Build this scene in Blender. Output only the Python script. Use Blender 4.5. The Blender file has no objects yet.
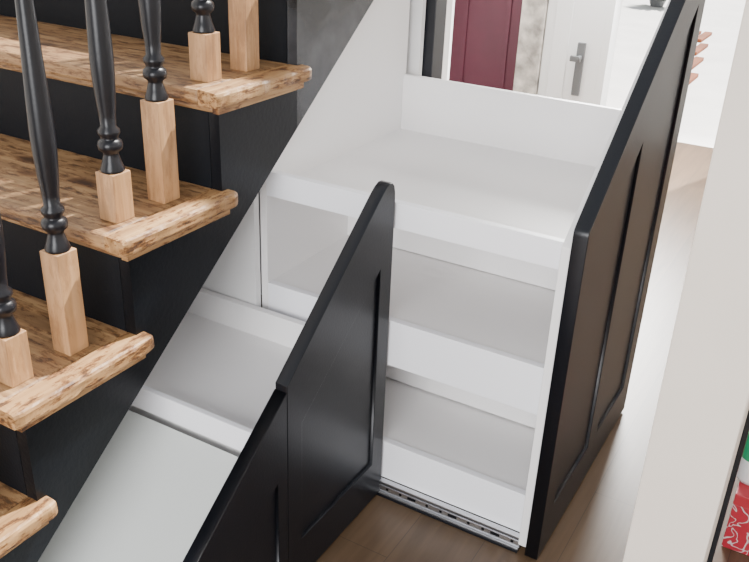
import bpy, bmesh, math, random
from mathutils import Vector, Matrix, noise
random.seed(4)
S=1.35   # metres per layout unit (camera height)
scene=bpy.context.scene
col=scene.collection

# ---------------------------------------------------------------- materials
def newmat(name):
    m=bpy.data.materials.new(name); m.use_nodes=True
    nt=m.node_tree; b=nt.nodes['Principled BSDF']
    return m,nt,b
def N(nt,t,**k):
    n=nt.nodes.new(t)
    for a,v in k.items(): setattr(n,a,v)
    return n
def ramp(nt,stops):
    r=N(nt,'ShaderNodeValToRGB'); e=r.color_ramp.elements
    while len(e)<len(stops): e.new(0.5)
    for i,(p,c) in enumerate(stops):
        e[i].position=p; e[i].color=(*c,1)
    return r
def paint(name,c,rough=.5,var=.04,bump=.02,scale=30,spec=.5,coat=0):
    m,nt,b=newmat(name)
    tc=N(nt,'ShaderNodeTexCoord'); no=N(nt,'ShaderNodeTexNoise')
    no.inputs['Scale'].default_value=scale*.12; no.inputs['Detail'].default_value=6
    nt.links.new(tc.outputs['Object'],no.inputs['Vector'])
    r=ramp(nt,[(.3,tuple(max(0,x*(1-var)) for x in c)),(.7,tuple(min(1,x*(1+var)) for x in c))])
    nt.links.new(no.outputs['Fac'],r.inputs['Fac']); nt.links.new(r.outputs['Color'],b.inputs['Base Color'])
    n2=N(nt,'ShaderNodeTexNoise'); n2.inputs['Scale'].default_value=scale*8
    nt.links.new(tc.outputs['Object'],n2.inputs['Vector'])
    bp=N(nt,'ShaderNodeBump'); bp.inputs['Strength'].default_value=bump; bp.inputs['Distance'].default_value=.01
    nt.links.new(n2.outputs['Fac'],bp.inputs['Height']); nt.links.new(bp.outputs['Normal'],b.inputs['Normal'])
    b.inputs['Roughness'].default_value=rough; b.inputs['Specular IOR Level'].default_value=spec
    b.inputs['Coat Weight'].default_value=coat
    return m
def wood(name,c1,c2,c3,rough=.5,axis='X',knots=1.0):
    m,nt,b=newmat(name)
    tc=N(nt,'ShaderNodeTexCoord'); mp=N(nt,'ShaderNodeMapping')
    sc={'X':(1.2,16,16),'Y':(16,1.2,16),'Z':(16,16,1.2)}[axis]
    mp.inputs['Scale'].default_value=sc
    nt.links.new(tc.outputs['Object'],mp.inputs['Vector'])
    no=N(nt,'ShaderNodeTexNoise'); no.inputs['Scale'].default_value=2.2; no.inputs['Detail'].default_value=8; no.inputs['Distortion'].default_value=1.6
    nt.links.new(mp.outputs['Vector'],no.inputs['Vector'])
    r=ramp(nt,[(.3,c1),(.5,c2),(.7,c3)])
    nt.links.new(no.outputs['Fac'],r.inputs['Fac'])
    cur=r.outputs['Color']
    def mul(src,fac):
        nonlocal cur
        mx=N(nt,'ShaderNodeMix',data_type='RGBA',blend_type='MULTIPLY'); mx.inputs[0].default_value=fac
        nt.links.new(cur,mx.inputs[6]); nt.links.new(src,mx.inputs[7]); cur=mx.outputs[2]
    if knots:
        mp3=N(nt,'ShaderNodeMapping'); mp3.inputs['Scale'].default_value={'X':(5,11,11),'Y':(11,5,11),'Z':(9,9,4)}[axis]
        nt.links.new(tc.outputs['Object'],mp3.inputs['Vector'])
        vo=N(nt,'ShaderNodeTexVoronoi'); vo.inputs['Scale'].default_value=1.0
        nt.links.new(mp3.outputs['Vector'],vo.inputs['Vector'])
        kr=ramp(nt,[(.10,(.14,.075,.04)),(.17,(.48,.35,.24)),(.24,(1,1,1))]); nt.links.new(vo.outputs['Distance'],kr.inputs['Fac'])
        mul(kr.outputs['Color'],min(1,.95*knots))
        mp4=N(nt,'ShaderNodeMapping'); mp4.inputs['Scale'].default_value={'X':(12,40,60),'Y':(40,12,60),'Z':(20,20,5)}[axis]
        nt.links.new(tc.outputs['Object'],mp4.inputs['Vector'])
        v2=N(nt,'ShaderNodeTexNoise'); v2.inputs['Scale'].default_value=1.4; v2.inputs['Detail'].default_value=8; v2.inputs['Roughness'].default_value=.75
        nt.links.new(mp4.outputs['Vector'],v2.inputs['Vector'])
        k2=ramp(nt,[(.50,(1,1,1)),(.55,(.55,.40,.27)),(.62,(.11,.07,.045))]); nt.links.new(v2.outputs['Fac'],k2.inputs['Fac'])
        mul(k2.outputs['Color'],min(1,.95*knots))
    nt.links.new(cur,b.inputs['Base Color'])
    bp=N(nt,'ShaderNodeBump'); bp.inputs['Strength'].default_value=.3; bp.inputs['Distance'].default_value=.004
    nt.links.new(no.outputs['Fac'],bp.inputs['Height']); nt.links.new(bp.outputs['Normal'],b.inputs['Normal'])
    b.inputs['Roughness'].default_value=rough
    return m
M_white=paint('white_melamine',(.87,.85,.84),.45,.015,.01)
M_lip=paint('white_edge_board',(.92,.92,.95),.4,.01,.01)
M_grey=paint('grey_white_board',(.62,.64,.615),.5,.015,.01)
M_wall=paint('cream_wall_paint',(.70,.63,.55),.7,.02,.06,60)
M_wallw=paint('white_wall_paint',(.78,.77,.75),.7,.02,.06,60)
M_black=paint('black_eggshell_paint',(.004,.005,.008),.34,.25,.03,25,.38)
M_riser=paint('black_riser_paint',(.003,.004,.006),.5,.25,.05,25,.15)
M_gloss=paint('black_gloss_string',(.003,.004,.006),.30,.4,.05,14,.25)
M_sheen=paint('painted_sheen_string',(.036,.038,.042),.22,.85,.08,60,.6)  # smudged grey base colour: doorway reflection painted onto the black gloss string
M_bal=paint('black_baluster_paint',(.004,.004,.006),.33,.2,.02,25,.4)
M_tread=wood('pine_tread',(.165,.088,.036),(.265,.148,.063),(.38,.23,.105),.55,'X',.9)
M_nose=wood('pine_nosing',(.22,.115,.043),(.345,.192,.078),(.46,.28,.125),.55,'Y',1.0)
M_pine=wood('pine_block',(.33,.175,.074),(.42,.232,.104),(.50,.29,.14),.5,'Z',.35)
M_maroon=paint('maroon_paint',(.085,.010,.028),.5,.15,.03)
M_frame=paint('distressed_frame',(.48,.45,.41),.6,.6,.1,90)
M_upvc=paint('white_door_paint',(.80,.81,.82),.35,.01,.01)
M_dgrey=paint('dark_grey_plastic',(.12,.125,.13),.45,.1,.01)
M_patio=paint('pale_paving',(.76,.74,.72),.8,.08,.1,20)
M_terra=paint('terracotta_tile',(.22,.060,.016),.8,.3,.1,30)
M_leaf=paint('leaf_green',(.05,.11,.04),.6,.4,.05,60)
M_green=paint('green_plastic',(.03,.34,.15),.35,.1,.01)
M_cream=paint('stair_lining',(.82,.81,.80),.6,.02,.02)
m,nt,b=newmat('zinc_steel'); b.inputs['Metallic'].default_value=1; b.inputs['Base Color'].default_value=(.62,.63,.65,1); b.inputs['Roughness'].default_value=.32
no=N(nt,'ShaderNodeTexNoise'); no.inputs['Scale'].default_value=40
rr=ramp(nt,[(.3,(.5,.5,.52)),(.7,(.72,.73,.75))]); nt.links.new(no.outputs['Fac'],rr.inputs['Fac']); nt.links.new(rr.outputs['Color'],b.inputs['Base Color'])
M_steel=m
m,nt,b=newmat('oak_laminate_floor')
tc=N(nt,'ShaderNodeTexCoord'); mp=N(nt,'ShaderNodeMapping'); mp.inputs['Rotation'].default_value=(0,0,math.radians(90))
nt.links.new(tc.outputs['Object'],mp.inputs['Vector'])
br=N(nt,'ShaderNodeTexBrick'); br.inputs['Scale'].default_value=1; br.inputs['Brick Width'].default_value=1.25; br.inputs['Row Height'].default_value=.16
br.inputs['Mortar Size'].default_value=.0009; br.inputs['Color1'].default_value=(.135,.084,.048,1); br.inputs['Color2'].default_value=(.118,.074,.042,1); br.inputs['Mortar'].default_value=(.07,.045,.028,1); br.offset=.37
nt.links.new(mp.outputs['Vector'],br.inputs['Vector'])
mp2=N(nt,'ShaderNodeMapping'); mp2.inputs['Scale'].default_value=(16,1.3,1); nt.links.new(tc.outputs['Object'],mp2.inputs['Vector'])
no=N(nt,'ShaderNodeTexNoise'); no.inputs['Scale'].default_value=2.5; no.inputs['Detail'].default_value=8; no.inputs['Distortion'].default_value=.8
nt.links.new(mp2.outputs['Vector'],no.inputs['Vector'])
r=ramp(nt,[(.3,(.70,.68,.66)),(.7,(1.0,1.0,1.0))]); nt.links.new(no.outputs['Fac'],r.inputs['Fac'])
mx=N(nt,'ShaderNodeMix',data_type='RGBA',blend_type='MULTIPLY'); mx.inputs[0].default_value=1
nt.links.new(br.outputs['Color'],mx.inputs[6]); nt.links.new(r.outputs['Color'],mx.inputs[7]); nt.links.new(mx.outputs[2],b.inputs['Base Color'])
b.inputs['Roughness'].default_value=.36
M_floor=m
m,nt,b=newmat('printed_cardboard')
tc=N(nt,'ShaderNodeTexCoord'); wv=N(nt,'ShaderNodeTexNoise'); wv.inputs['Scale'].default_value=18; wv.inputs['Detail'].default_value=1; wv.inputs['Distortion'].default_value=2.0
nt.links.new(tc.outputs['Object'],wv.inputs['Vector'])
r=ramp(nt,[(.48,(.45,.02,.04)),(.50,(.66,.55,.55)),(.53,(.66,.55,.55)),(.55,(.45,.02,.04))])
nt.links.new(wv.outputs['Fac'],r.inputs['Fac']); nt.links.new(r.outputs['Color'],b.inputs['Base Color'])
M_box=m
M_red=paint('red_card',(.45,.025,.04),.5,.05,.01)

# ---------------------------------------------------------------- helpers
def box(bm,x0,x1,y0,y1,z0,z1,mi=0):
    v=[bm.verts.new((x*S,y*S,z*S)) for x in(x0,x1) for y in(y0,y1) for z in(z0,z1)]
    for f in((0,1,3,2),(4,6,7,5),(0,4,5,1),(2,3,7,6),(0,2,6,4),(1,5,7,3)):
        bm.faces.new([v[i] for i in f]).material_index=mi
def worn_nosing(bm,x0,x1,y0,y1,z0,z1,mi=0,n=40):
    """rounded-edge board running along Y with chipped, worn arrises"""
    c=.005
    prof=[(x0,z0),(x1-c*.6,z0),(x1-c*.15,z0+c*.3),(x1,z0+c),(x1,z1-c),(x1-c*.3,z1-c*.3),(x1-c,z1),(x0,z1)]
    rings=[]
    for i in range(n+1):
        y=y0+(y1-y0)*i/n
        e=min(i,n-i); sh=.004 if e==0 else (.0012 if e==1 else 0)
        ring=[]
        for j,(x,z) in enumerate(prof):
            px,pz=x,z
            if 0<j<7:
                w=noise.noise(Vector((x*60,y*55,z*60+j*.3))); w2=noise.noise(Vector((x*9,y*22+3,z*9)))
                d=max(0,w)*.0022+max(0,w2-.15)*.006
                px-=d+sh; 
                if j>=4: pz-=d*.7+sh*.3
                else: pz+=d*.5
            ring.append(bm.verts.new((px*S,y*S,pz*S)))
        rings.append(ring)
    m=len(prof)
    for a,b_ in zip(rings,rings[1:]):
        for j in range(m):
            f=bm.faces.new([a[j],a[(j+1)%m],b_[(j+1)%m],b_[j]]); f.material_index=mi
    bm.faces.new(rings[0][::-1]).material_index=mi; bm.faces.new(rings[-1]).material_index=mi
def prismYZ(bm,poly,x0,x1,mi=0):
    a=[bm.verts.new((x0*S,y*S,z*S)) for y,z in poly]; c=[bm.verts.new((x1*S,y*S,z*S)) for y,z in poly]
    n=len(poly)
    bm.faces.new(a).material_index=mi; bm.faces.new(c[::-1]).material_index=mi
    for i in range(n):
        bm.faces.new([a[i],c[i],c[(i+1)%n],a[(i+1)%n]]).material_index=mi
def cyl(bm,p,axis,r,h,mi=0,seg=20,r2=None):
    g=bmesh.ops.create_cone(bm,cap_ends=True,segments=seg,radius1=r,radius2=r if r2 is None else r2,depth=h)
    q=Vector((0,0,1)).rotation_difference(Vector(axis)).to_matrix().to_4x4()
    bmesh.ops.transform(bm,matrix=Matrix.Translation(Vector(p)*S)@q,verts=g['verts'])
    for f in set(f for v in g['verts'] for f in v.link_faces): f.material_index=mi
def lathe(bm,cx,cy,prof,mi,seg=24):
    rings=[]
    for r,z in prof:
        rings.append([bm.verts.new((cx+r*math.cos(2*math.pi*i/seg),cy+r*math.sin(2*math.pi*i/seg),z)) for i in range(seg)])
    for a,c in zip(rings,rings[1:]):
        for i in range(seg):
            f=bm.faces.new([a[i],a[(i+1)%seg],c[(i+1)%seg],c[i]]); f.material_index=mi; f.smooth=True
    bm.faces.new(rings[0][::-1]).material_index=mi; bm.faces.new(rings[-1]).material_index=mi
def fin(bm,name,mats,parent=None,bevel=.0015):
    bmesh.ops.recalc_face_normals(bm,faces=bm.faces)
    me=bpy.data.meshes.new(name); bm.to_mesh(me); bm.free()
    for m in mats: me.materials.append(m)
    o=bpy.data.objects.new(name,me); col.objects.link(o)
    if bevel:
        md=o.modifiers.new('bev','BEVEL'); md.width=bevel; md.segments=2; md.limit_method='ANGLE'; md.angle_limit=math.radians(50)
    if parent: o.parent=parent
    return o
def empty(name):
    o=bpy.data.objects.new(name,None); col.objects.link(o); o.empty_display_size=.1; return o
def B(): return bmesh.new()
def simple(name,mat,parent,*a,bevel=.0015):
    bm=B(); box(bm,*a); return fin(bm,name,[mat],parent,bevel)

def rounded(poly,rads,seg=6):
    out=[]; n=len(poly)
    for i,(p,r) in enumerate(zip(poly,rads)):
        p=Vector(p)
        if r<=0: out.append(p); continue
        a=(Vector(poly[i-1])-p).normalized(); c=(Vector(poly[(i+1)%n])-p).normalized()
        ang=a.angle(c); d=r/math.tan(ang/2)
        s=p+a*d; e=p+c*d
        for k in range(seg+1):
            t=k/seg; out.append(s*(1-t)**2+p*2*t*(1-t)+e*t*t)
    return out
def panel_door(name,outline,holes,x_in,x_out,parent,mat,recess=.0052):
    """shaker door in a YZ plane: moulded frame with holes + recessed back slab"""
    th=(x_out-x_in)*S
    cu=bpy.data.curves.new(name+'_c','CURVE'); cu.dimensions='2D'; cu.fill_mode='BOTH'
    for pl in [outline]+holes:
        sp=cu.splines.new('POLY'); sp.points.add(len(pl)-1)
        for q,p in zip(sp.points,pl): q.co=(p[0]*S,p[1]*S,0,1)
        sp.use_cyclic_u=True
    bv=.0016
    cu.extrude=th/2-bv; cu.bevel_depth=bv; cu.bevel_resolution=2; cu.offset=-bv
    o=bpy.data.objects.new(name+'_tmp',cu); col.objects.link(o)
    dg=bpy.context.evaluated_depsgraph_get(); dg.update()
    me=bpy.data.meshes.new_from_object(o.evaluated_get(dg)); bpy.data.objects.remove(o)
    xm=(x_in+x_out)/2*S
    bm=B(); bm.from_mesh(me)
    for v in bm.verts:
        x,y,z=v.co; v.co=(xm+z,x,y)
    for f in bm.faces: f.material_index=0
    for hl in holes:
        c=sum((Vector(p) for p in hl),Vector((0,0)))/len(hl)
        g=[Vector(p)+(Vector(p)-c).normalized()*.004 for p in hl]
        prismYZ(bm,[tuple(p) for p in g],x_in+.002,x_out-recess)
    return fin(bm,name,[mat],parent,0)

def L(y): return .586+.757*(y-1.059)     # stair pitch line
XS=-.77

# ---------------------------------------------------------------- room shell
XL=-1.68; YE=3.6
simple('floor',M_floor,None,XL-.1,1.6,-1.2,YE+.08,-.06,0,bevel=0)
simple('ground_outside',M_patio,None,-9,5,YE+.08,16,-.08,-.01,bevel=0)
simple('wall_left',M_wallw,None,XL-.08,XL,-1.2,YE,0,3.2,bevel=0)
simple('wall_right',M_wall,None,-.1046,-.0225,.80,.93,0,1.8,bevel=.002)
simple('wall_side_room',M_wallw,None,1.5,1.6,-1.2,YE,0,1.8,bevel=0)
bm=B()
box(bm,-.25,1.6,YE,YE+.08,0,1.8)
box(bm,XL,-.25,YE,YE+.08,1.5,3.2)
fin(bm,'wall_end',[M_wallw],None,0)
simple('ceiling',M_wallw,None,XS,1.6,1.9,YE+.08,1.8,1.86,bevel=0)
simple('trim_4',M_black,None,-.0225,-.0165,.918,.93,0,1.8,bevel=.001)

e=empty('door_1')
bm=B(); box(bm,-1.66,-1.345,YE-.02,YE+.01,.005,1.48)
for z0,z1 in((.08,.62),(.72,1.38)):
    box(bm,-1.61,-1.39,YE-.026,YE-.02,z0,z0+.02); box(bm,-1.61,-1.39,YE-.026,YE-.02,z1-.02,z1)
    box(bm,-1.61,-1.59,YE-.026,YE-.02,z0,z1); box(bm,-1.41,-1.39,YE-.026,YE-.02,z0,z1)
fin(bm,'maroon_leaf',[M_maroon],e)
simple('trim_1',M_frame,None,-1.34,-1.235,YE-.035,YE+.06,0,1.5)
e=empty('door_2')
bm=B(); box(bm,-1.23,-.98,YE-.02,YE+.02,.005,1.48)
box(bm,-1.19,-1.12,YE-.027,YE-.02,.08,1.38)
fin(bm,'white_leaf',[M_upvc],e)
bm=B(); box(bm,-1.078,-1.045,YE-.035,YE-.02,.15,.37)
cyl(bm,(-1.060,YE-.05,.31),(0,1,0),.010*S,.04*S); box(bm,-1.095,-1.05,YE-.065,YE-.05,.295,.318)
fin(bm,'handle_plate',[M_dgrey],e,.003)
simple('trim_2',M_upvc,None,-.98,-.95,YE-.02,YE+.08,0,1.5)
simple('trim_3',M_upvc,None,-.29,-.25,YE-.02,YE+.08,0,1.5)

simple('cupboard_end_post',M_black,None,XS-.045,XS,1.575,1.625,0,L(1.575),bevel=.002)

bm=B()
for i in range(4):
    for j in range(2):
        y=4.75+i*.52; x=-.895-(y-4.3)*.14+j*.075
        box(bm,x,x+.052,y,y+.38,-.01,.012)
fin(bm,'terracotta_paving_tiles',[M_terra],None,.004)
e=empty('potted_plant')
bm=B(); cyl(bm,(-1.74,7.9,.02),(0,0,1),.07,.06*S,0,24,.10); fin(bm,'pot',[M_dgrey],e)
bm=B()
for i in range(320):
    a=random.uniform(0,6.28); t=random.uniform(.1,1.85)
    ln=random.uniform(.12,.36) if t<1.5 else random.uniform(.08,.2)
    d=Vector((math.cos(a)*math.sin(t),math.sin(a)*math.sin(t),max(math.cos(t),-.15))); s=Vector((-math.sin(a),math.cos(a),0))*.03
    p=Vector((-1.74,7.9,.08))*S
    vs=[bm.verts.new(p),bm.verts.new(p+d*ln*.5+s),bm.verts.new(p+d*ln),bm.verts.new(p+d*ln*.5-s)]
    bm.faces.new(vs)
fin(bm,'leaves',[M_leaf],e,0)

# ---------------------------------------------------------------- staircase
st=empty('staircase')
G=.19; R=.151
def front(k): return .125+G*k
def top(k): return .112+R*k
NT=11
for k in range(NT):
    f=front(k); t=top(k); bm=B()
    box(bm,XL+.001,XS-.016,f,f+G+.028,t-.022,t)
    box(bm,XL+.002,XS-.001,f+.012,f+.0235,t-.034,t-.0222)
    fin(bm,'tread_%d'%(k+1),[M_tread,M_nose],st,.006)
    bm=B()
    worn_nosing(bm,XS-.0155,XS+.022,f,f+.228,t-.022,t)
    box(bm,XS-.0004,XS+.010,f+.012,f+.218,t-.034,t-.0222)
    fin(bm,'return_nosing_%d'%(k+1),[M_nose],st,0)
    bm=B(); box(bm,XL+.002,XS-.019,f+.024,f+.036,t-R,t-.0225)
    fin(bm,'riser_%d'%(k+1),[M_riser],st,0)
bm=B()
for k in range(NT):
    a=front(k)+.024; b_=a+G; t=top(k)-.0225
    za=max(0,L(a)); zb=max(0,L(b_)); mi=1 if k>=5 else 0  # upper string segments get the painted reflection
    if a<.285<b_:
        prismYZ(bm,[(a,0),(.285,0),(b_,zb),(b_,t),(a,t)],XS-.018,XS,mi)
    else:
        prismYZ(bm,[(a,za),(b_,zb),(b_,t),(a,t)],XS-.018,XS,mi)
yend=front(NT)+.024
fin(bm,'cut_string',[M_gloss,M_sheen],st,0)
bm=B(); prismYZ(bm,[(.30,L(.30)+.01),(yend,L(yend)+.01),(yend,L(yend)+.03),(.30,L(.30)+.03)],XL+.003,XS-.019)
fin(bm,'soffit',[M_cream],st,0)

def baluster(k,dy,bh,nm):
    cx=-.815*S; cy=(front(k)+dy)*S; zb=top(k)*S; h=bh*S; w=.0158*S
    bm=B()
    g=bmesh.ops.create_cube(bm,size=1)
    bmesh.ops.transform(bm,matrix=Matrix.Translation((cx,cy,zb+h/2))@Matrix.Diagonal((2*w,2*w,h,1)),verts=g['verts'])
    for f in bm.faces: f.material_index=0
    z=zb+h; r=w
    P=[(r*.98,0),(r*1.0,.004),(r*.80,.016),(r*.62,.03),(r*.62,.034),(r*.95,.040),(r*1.02,.047),(r*.95,.054),(r*.70,.058),(r*.70,.062),
       (r*.88,.068),(r*.88,.074),(r*.62,.080),(r*.66,.10),(r*.80,.13),(r*.90,.17),(r*.92,.20),(r*.86,.25),(r*.74,.32),(r*.62,.40),(r*.54,.46),
       (r*.52,.475),(r*.78,.482),(r*.82,.488),(r*.78,.494),(r*.56,.50),(r*.62,.54),(r*.60,.60)]
    topz=.60
    lathe(bm,cx,cy,[(a,z+b) for a,b in P],1)
    g=bmesh.ops.create_cube(bm,size=1)
    bmesh.ops.transform(bm,matrix=Matrix.Translation((cx,cy,z+topz+.06))@Matrix.Diagonal((2*w,2*w,.12,1)),verts=g['verts'])
    for v in g['verts']:
        for f in v.link_faces: f.material_index=1
    fin(bm,nm,[M_pine,M_bal],None,.0015)
    return z+topz+.12,cy
pts=[]
for k in range(0,8):
    for dy,bh in((.053,.066),(.142,.142)):
        pts.append(baluster(k,dy,bh,'stair_baluster'))
(z1,y1),(z2,y2)=pts[0],pts[-1]
bm=B(); dz=(z2-z1)/(y2-y1)
prismYZ(bm,[((y1-.15)/S,(z1-.15*dz-.02)/S),((y2+.15)/S,(z2+.15*dz-.02)/S),((y2+.15)/S,(z2+.15*dz+.05)/S),((y1-.15)/S,(z1-.15*dz+.05)/S)],-.815-.024,-.815+.024)
fin(bm,'handrail',[M_black],st,.012)

# ---------------------------------------------------------------- cupboard carcass (fixed dividers, part of the staircase)
bm=B()
prismYZ(bm,[(1.0465,0),(1.060,0),(1.060,L(1.060)),(1.0465,L(1.0465))],XL+.004,-.8205)
prismYZ(bm,[(1.556,0),(1.570,0),(1.570,L(1.570)),(1.556,L(1.556))],XL+.004,XS-.02)
box(bm,XL+.003,XL+.012,.32,1.556,0,.3)
fin(bm,'cupboard_carcass',[M_cream],st,0)

# ---------------------------------------------------------------- large pull-out (right)
d1=empty('pull_out_drawer')
xi=-.806; xo=-.300; ya=1.062; yb=1.52
bm=B()
prismYZ(bm,[(ya,.035),(yb+.013,.035),(yb+.013,L(yb+.013)-.03),(ya,L(ya)-.03)],xi-.014,xi)
prismYZ(bm,[(1.047,.02),(1.550,.02),(1.550,L(1.55)-.05),(1.047,L(1.047)-.03)],xo,xo+.0133)
box(bm,xi,xo,yb,yb+.013,.035,.625)
box(bm,xi,xo,1.32,1.332,.345,.500)
box(bm,xi,xo,1.24,1.252,.110,.330)
fin(bm,'side_panels',[M_white],d1)
bm=B()
box(bm,xi,xo,ya+.0132,yb,.500,.514)
box(bm,xi,xo,ya+.0132,yb,.331,.3435)
box(bm,xi,xo,ya+.0132,yb,.096,.1065)
fin(bm,'shelves',[M_white],d1,0)
bm=B()
for z0,z1 in((.505,.547),(.262,.345),(.032,.108)):
    box(bm,xi,xo,ya,ya+.013,z0,z1)
fin(bm,'shelf_lips',[M_lip],d1,.0012)
bm=B()
box(bm,xi-.2,xo,ya-.006,ya-.002,.006,.030)
box(bm,xi-.2,xo,ya-.012,ya-.002,.004,.008); box(bm,xi-.2,xo,ya-.012,ya-.002,.028,.032)
box(bm,xi-.2,xo,ya-.0105,ya-.0085,.013,.023)
fin(bm,'runner_rail',[M_steel],d1,.0008)
bm=B()
x=xi; i=0
while x<xo-.01:
    if i%3==0: box(bm,x-.012,x+.004,ya-.0112,ya-.0104,.0155,.0205)
    else: cyl(bm,(x,ya-.0108,.018),(0,1,0),.0036,.001)
    x+=.026; i+=1
box(bm,xi-.2,xo,ya-.014,ya+.02,.0,.004)
fin(bm,'runner_slots',[M_black],d1,0)
a,bb=1.045,1.556
xo1,xo2=-.2865,-.265
out=rounded([(a,.006),(bb,.006),(bb,L(bb)),(a,L(a))],[0,0,.012,.016])
mid=1.30; sw=.052
h1=[(a+sw,.085),(mid-.026,.085),(mid-.026,L(mid-.026)-.105),(a+sw,L(a+sw)-.105)]
h2=[(mid+.026,.085),(bb-sw,.085),(bb-sw,L(bb-sw)-.105),(mid+.026,L(mid+.026)-.105)]
panel_door('door_front',out,[h1,h2],xo1,xo2,d1,M_black)

# ---------------------------------------------------------------- medium pull-out (centre)
d2=empty('pull_out_drawer.001')
ci=-1.10; co=-.594
bm=B()
box(bm,ci,co,1.030,1.043,.03,.305)
box(bm,ci,co,.785,.797,.03,.236)
box(bm,ci-.013,ci,.785,1.043,.03,.305)
prismYZ(bm,[(.785,.02),(1.050,.02),(1.050,L(1.05)-.08),(.785,L(.785)-.08)],co,co+.012)
fin(bm,'side_panels',[M_white],d2)
bm=B(); box(bm,ci,co,.797,1.030,.240,.253); box(bm,ci,co,.797,1.030,.03,.043)
fin(bm,'shelves',[M_white],d2,0)
simple('shelf_lip',M_lip,d2,ci,co,.775,.7845,.236,.276)
a,bb=.7785,1.056
out=rounded([(a,.006),(bb,.006),(bb,L(bb)+.022),(a,L(a))],[0,0,.026,.002])
h1=[(a+.035,.085),(bb-.035,.085),(bb-.035,L(bb-.035)-.105),(a+.035,L(a+.035)-.105)]
panel_door('door_front',out,[h1],-.582,-.562,d2,M_black)
bm=B(); box(bm,ci-.1,co,.786,.80,.0,.028); box(bm,ci-.1,co,1.02,1.04,.0,.028)
fin(bm,'runner_rail',[M_steel],d2,0)

# ---------------------------------------------------------------- small pull-out (left)
d3=empty('pull_out_drawer.002')
bm=B()
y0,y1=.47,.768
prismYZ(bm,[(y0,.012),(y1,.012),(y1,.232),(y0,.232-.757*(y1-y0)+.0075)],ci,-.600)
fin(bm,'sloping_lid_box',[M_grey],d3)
bm=B()
prismYZ(bm,[(.47,.02),(.768,.02),(.768,L(.768)-.08),(.47,L(.47)-.08)],-.600,-.5835)
fin(bm,'side_panels',[M_white],d3)
a,bb=.30,.7783
out=[(a,.006),(bb,.006),(bb,L(bb)-.010),(a+.013,L(a+.013)-.010)]
h1=[(.52,.05),(bb-.022,.05),(bb-.022,L(bb-.022)-.13)]
panel_door('door_front',out,[h1],-.583,-.5625,d3,M_black)

# ---------------------------------------------------------------- things in the side room
bx=empty('cardboard_box')
bm=B(); box(bm,-.016,.24,1.25,1.46,0,.09)
fin(bm,'carton',[M_box],bx,.002)
bm=B(); box(bm,-.0165,.2415,1.248,1.462,.0905,.112)
fin(bm,'lid',[M_red],bx,.002)
e=empty('spray_bottle')
bm=B(); cx,cy=-.004*S,1.30*S; z0=.1125*S
lathe(bm,cx,cy,[(.026,z0),(.030,z0+.01),(.030,z0+.10),(.022,z0+.13),(.012,z0+.145),(.012,z0+.16)],0)
fin(bm,'bottle_body',[M_upvc],e,0)
bm=B(); lathe(bm,cx,cy,[(.0305,z0+.06),(.0308,z0+.065),(.0308,z0+.10),(.024,z0+.127)],0)
lathe(bm,cx,cy,[(.016,z0+.155),(.018,z0+.17),(.016,z0+.185)],0)
box(bm,(cx-.045)/S,(cx+.02)/S,(cy-.012)/S,(cy+.012)/S,(z0+.18)/S,(z0+.205)/S)
box(bm,(cx-.035)/S,(cx-.027)/S,(cy-.008)/S,(cy+.008)/S,(z0+.14)/S,(z0+.185)/S)
fin(bm,'trigger_and_label',[M_green],e,.002)

# ---------------------------------------------------------------- lights
w=bpy.data.worlds.new('World'); scene.world=w; w.use_nodes=True
nt=w.node_tree; bg=nt.nodes['Background']; bg.inputs['Color'].default_value=(.89,.93,1,1); bg.inputs['Strength'].default_value=.9
def area(name,loc,tgt,sx,sy,e,c=(1,1,1)):
    l=bpy.data.lights.new(name,'AREA'); l.shape='RECTANGLE'; l.size=sx; l.size_y=sy; l.energy=e; l.color=c
    o=bpy.data.objects.new(name,l); col.objects.link(o); o.location=loc
    o.rotation_euler=(Vector(tgt)-Vector(loc)).to_track_quat('-Z','Y').to_euler(); return o
area('fill_light_behind',(-.2,-2.0,1.30),(-.70,1.6,.35),2.0,1.6,150,(.99,.99,1))  # added fill from the camera side, set low to brighten the shelf recesses
area('front_door_daylight',(-.78*S,(YE-.12)*S,1.45),(-.6,1.5,.2),.9,1.1,270,(1,.99,.965))
l=bpy.data.lights.new('sun','SUN'); l.energy=18; l.angle=.02; l.color=(1,.97,.92)
o=bpy.data.objects.new('sun',l); col.objects.link(o); o.rotation_euler=(math.radians(-38),math.radians(15),0)

# ---------------------------------------------------------------- camera
cam=bpy.data.cameras.new('camera'); co_=bpy.data.objects.new('camera',cam); col.objects.link(co_)
cam.sensor_width=36; cam.sensor_fit='HORIZONTAL'; cam.lens=853/749*36; cam.clip_start=.02
Xc=Vector((.8625,.2509,-.4395)); Zc=Vector((.038,-.8982,-.4380))
Zc.normalize(); Xc=(Xc-Zc*Xc.dot(Zc)).normalized(); Yc=Zc.cross(Xc)
cx=Vector((Xc.x,Yc.x,Zc.x)); cy=-Vector((Xc.y,Yc.y,Zc.y)); cz=-Vector((Xc.z,Yc.z,Zc.z))
m=Matrix((cx,cy,cz)).transposed().to_4x4(); m.translation=Vector((0,0,S))
co_.matrix_world=m
scene.camera=co_
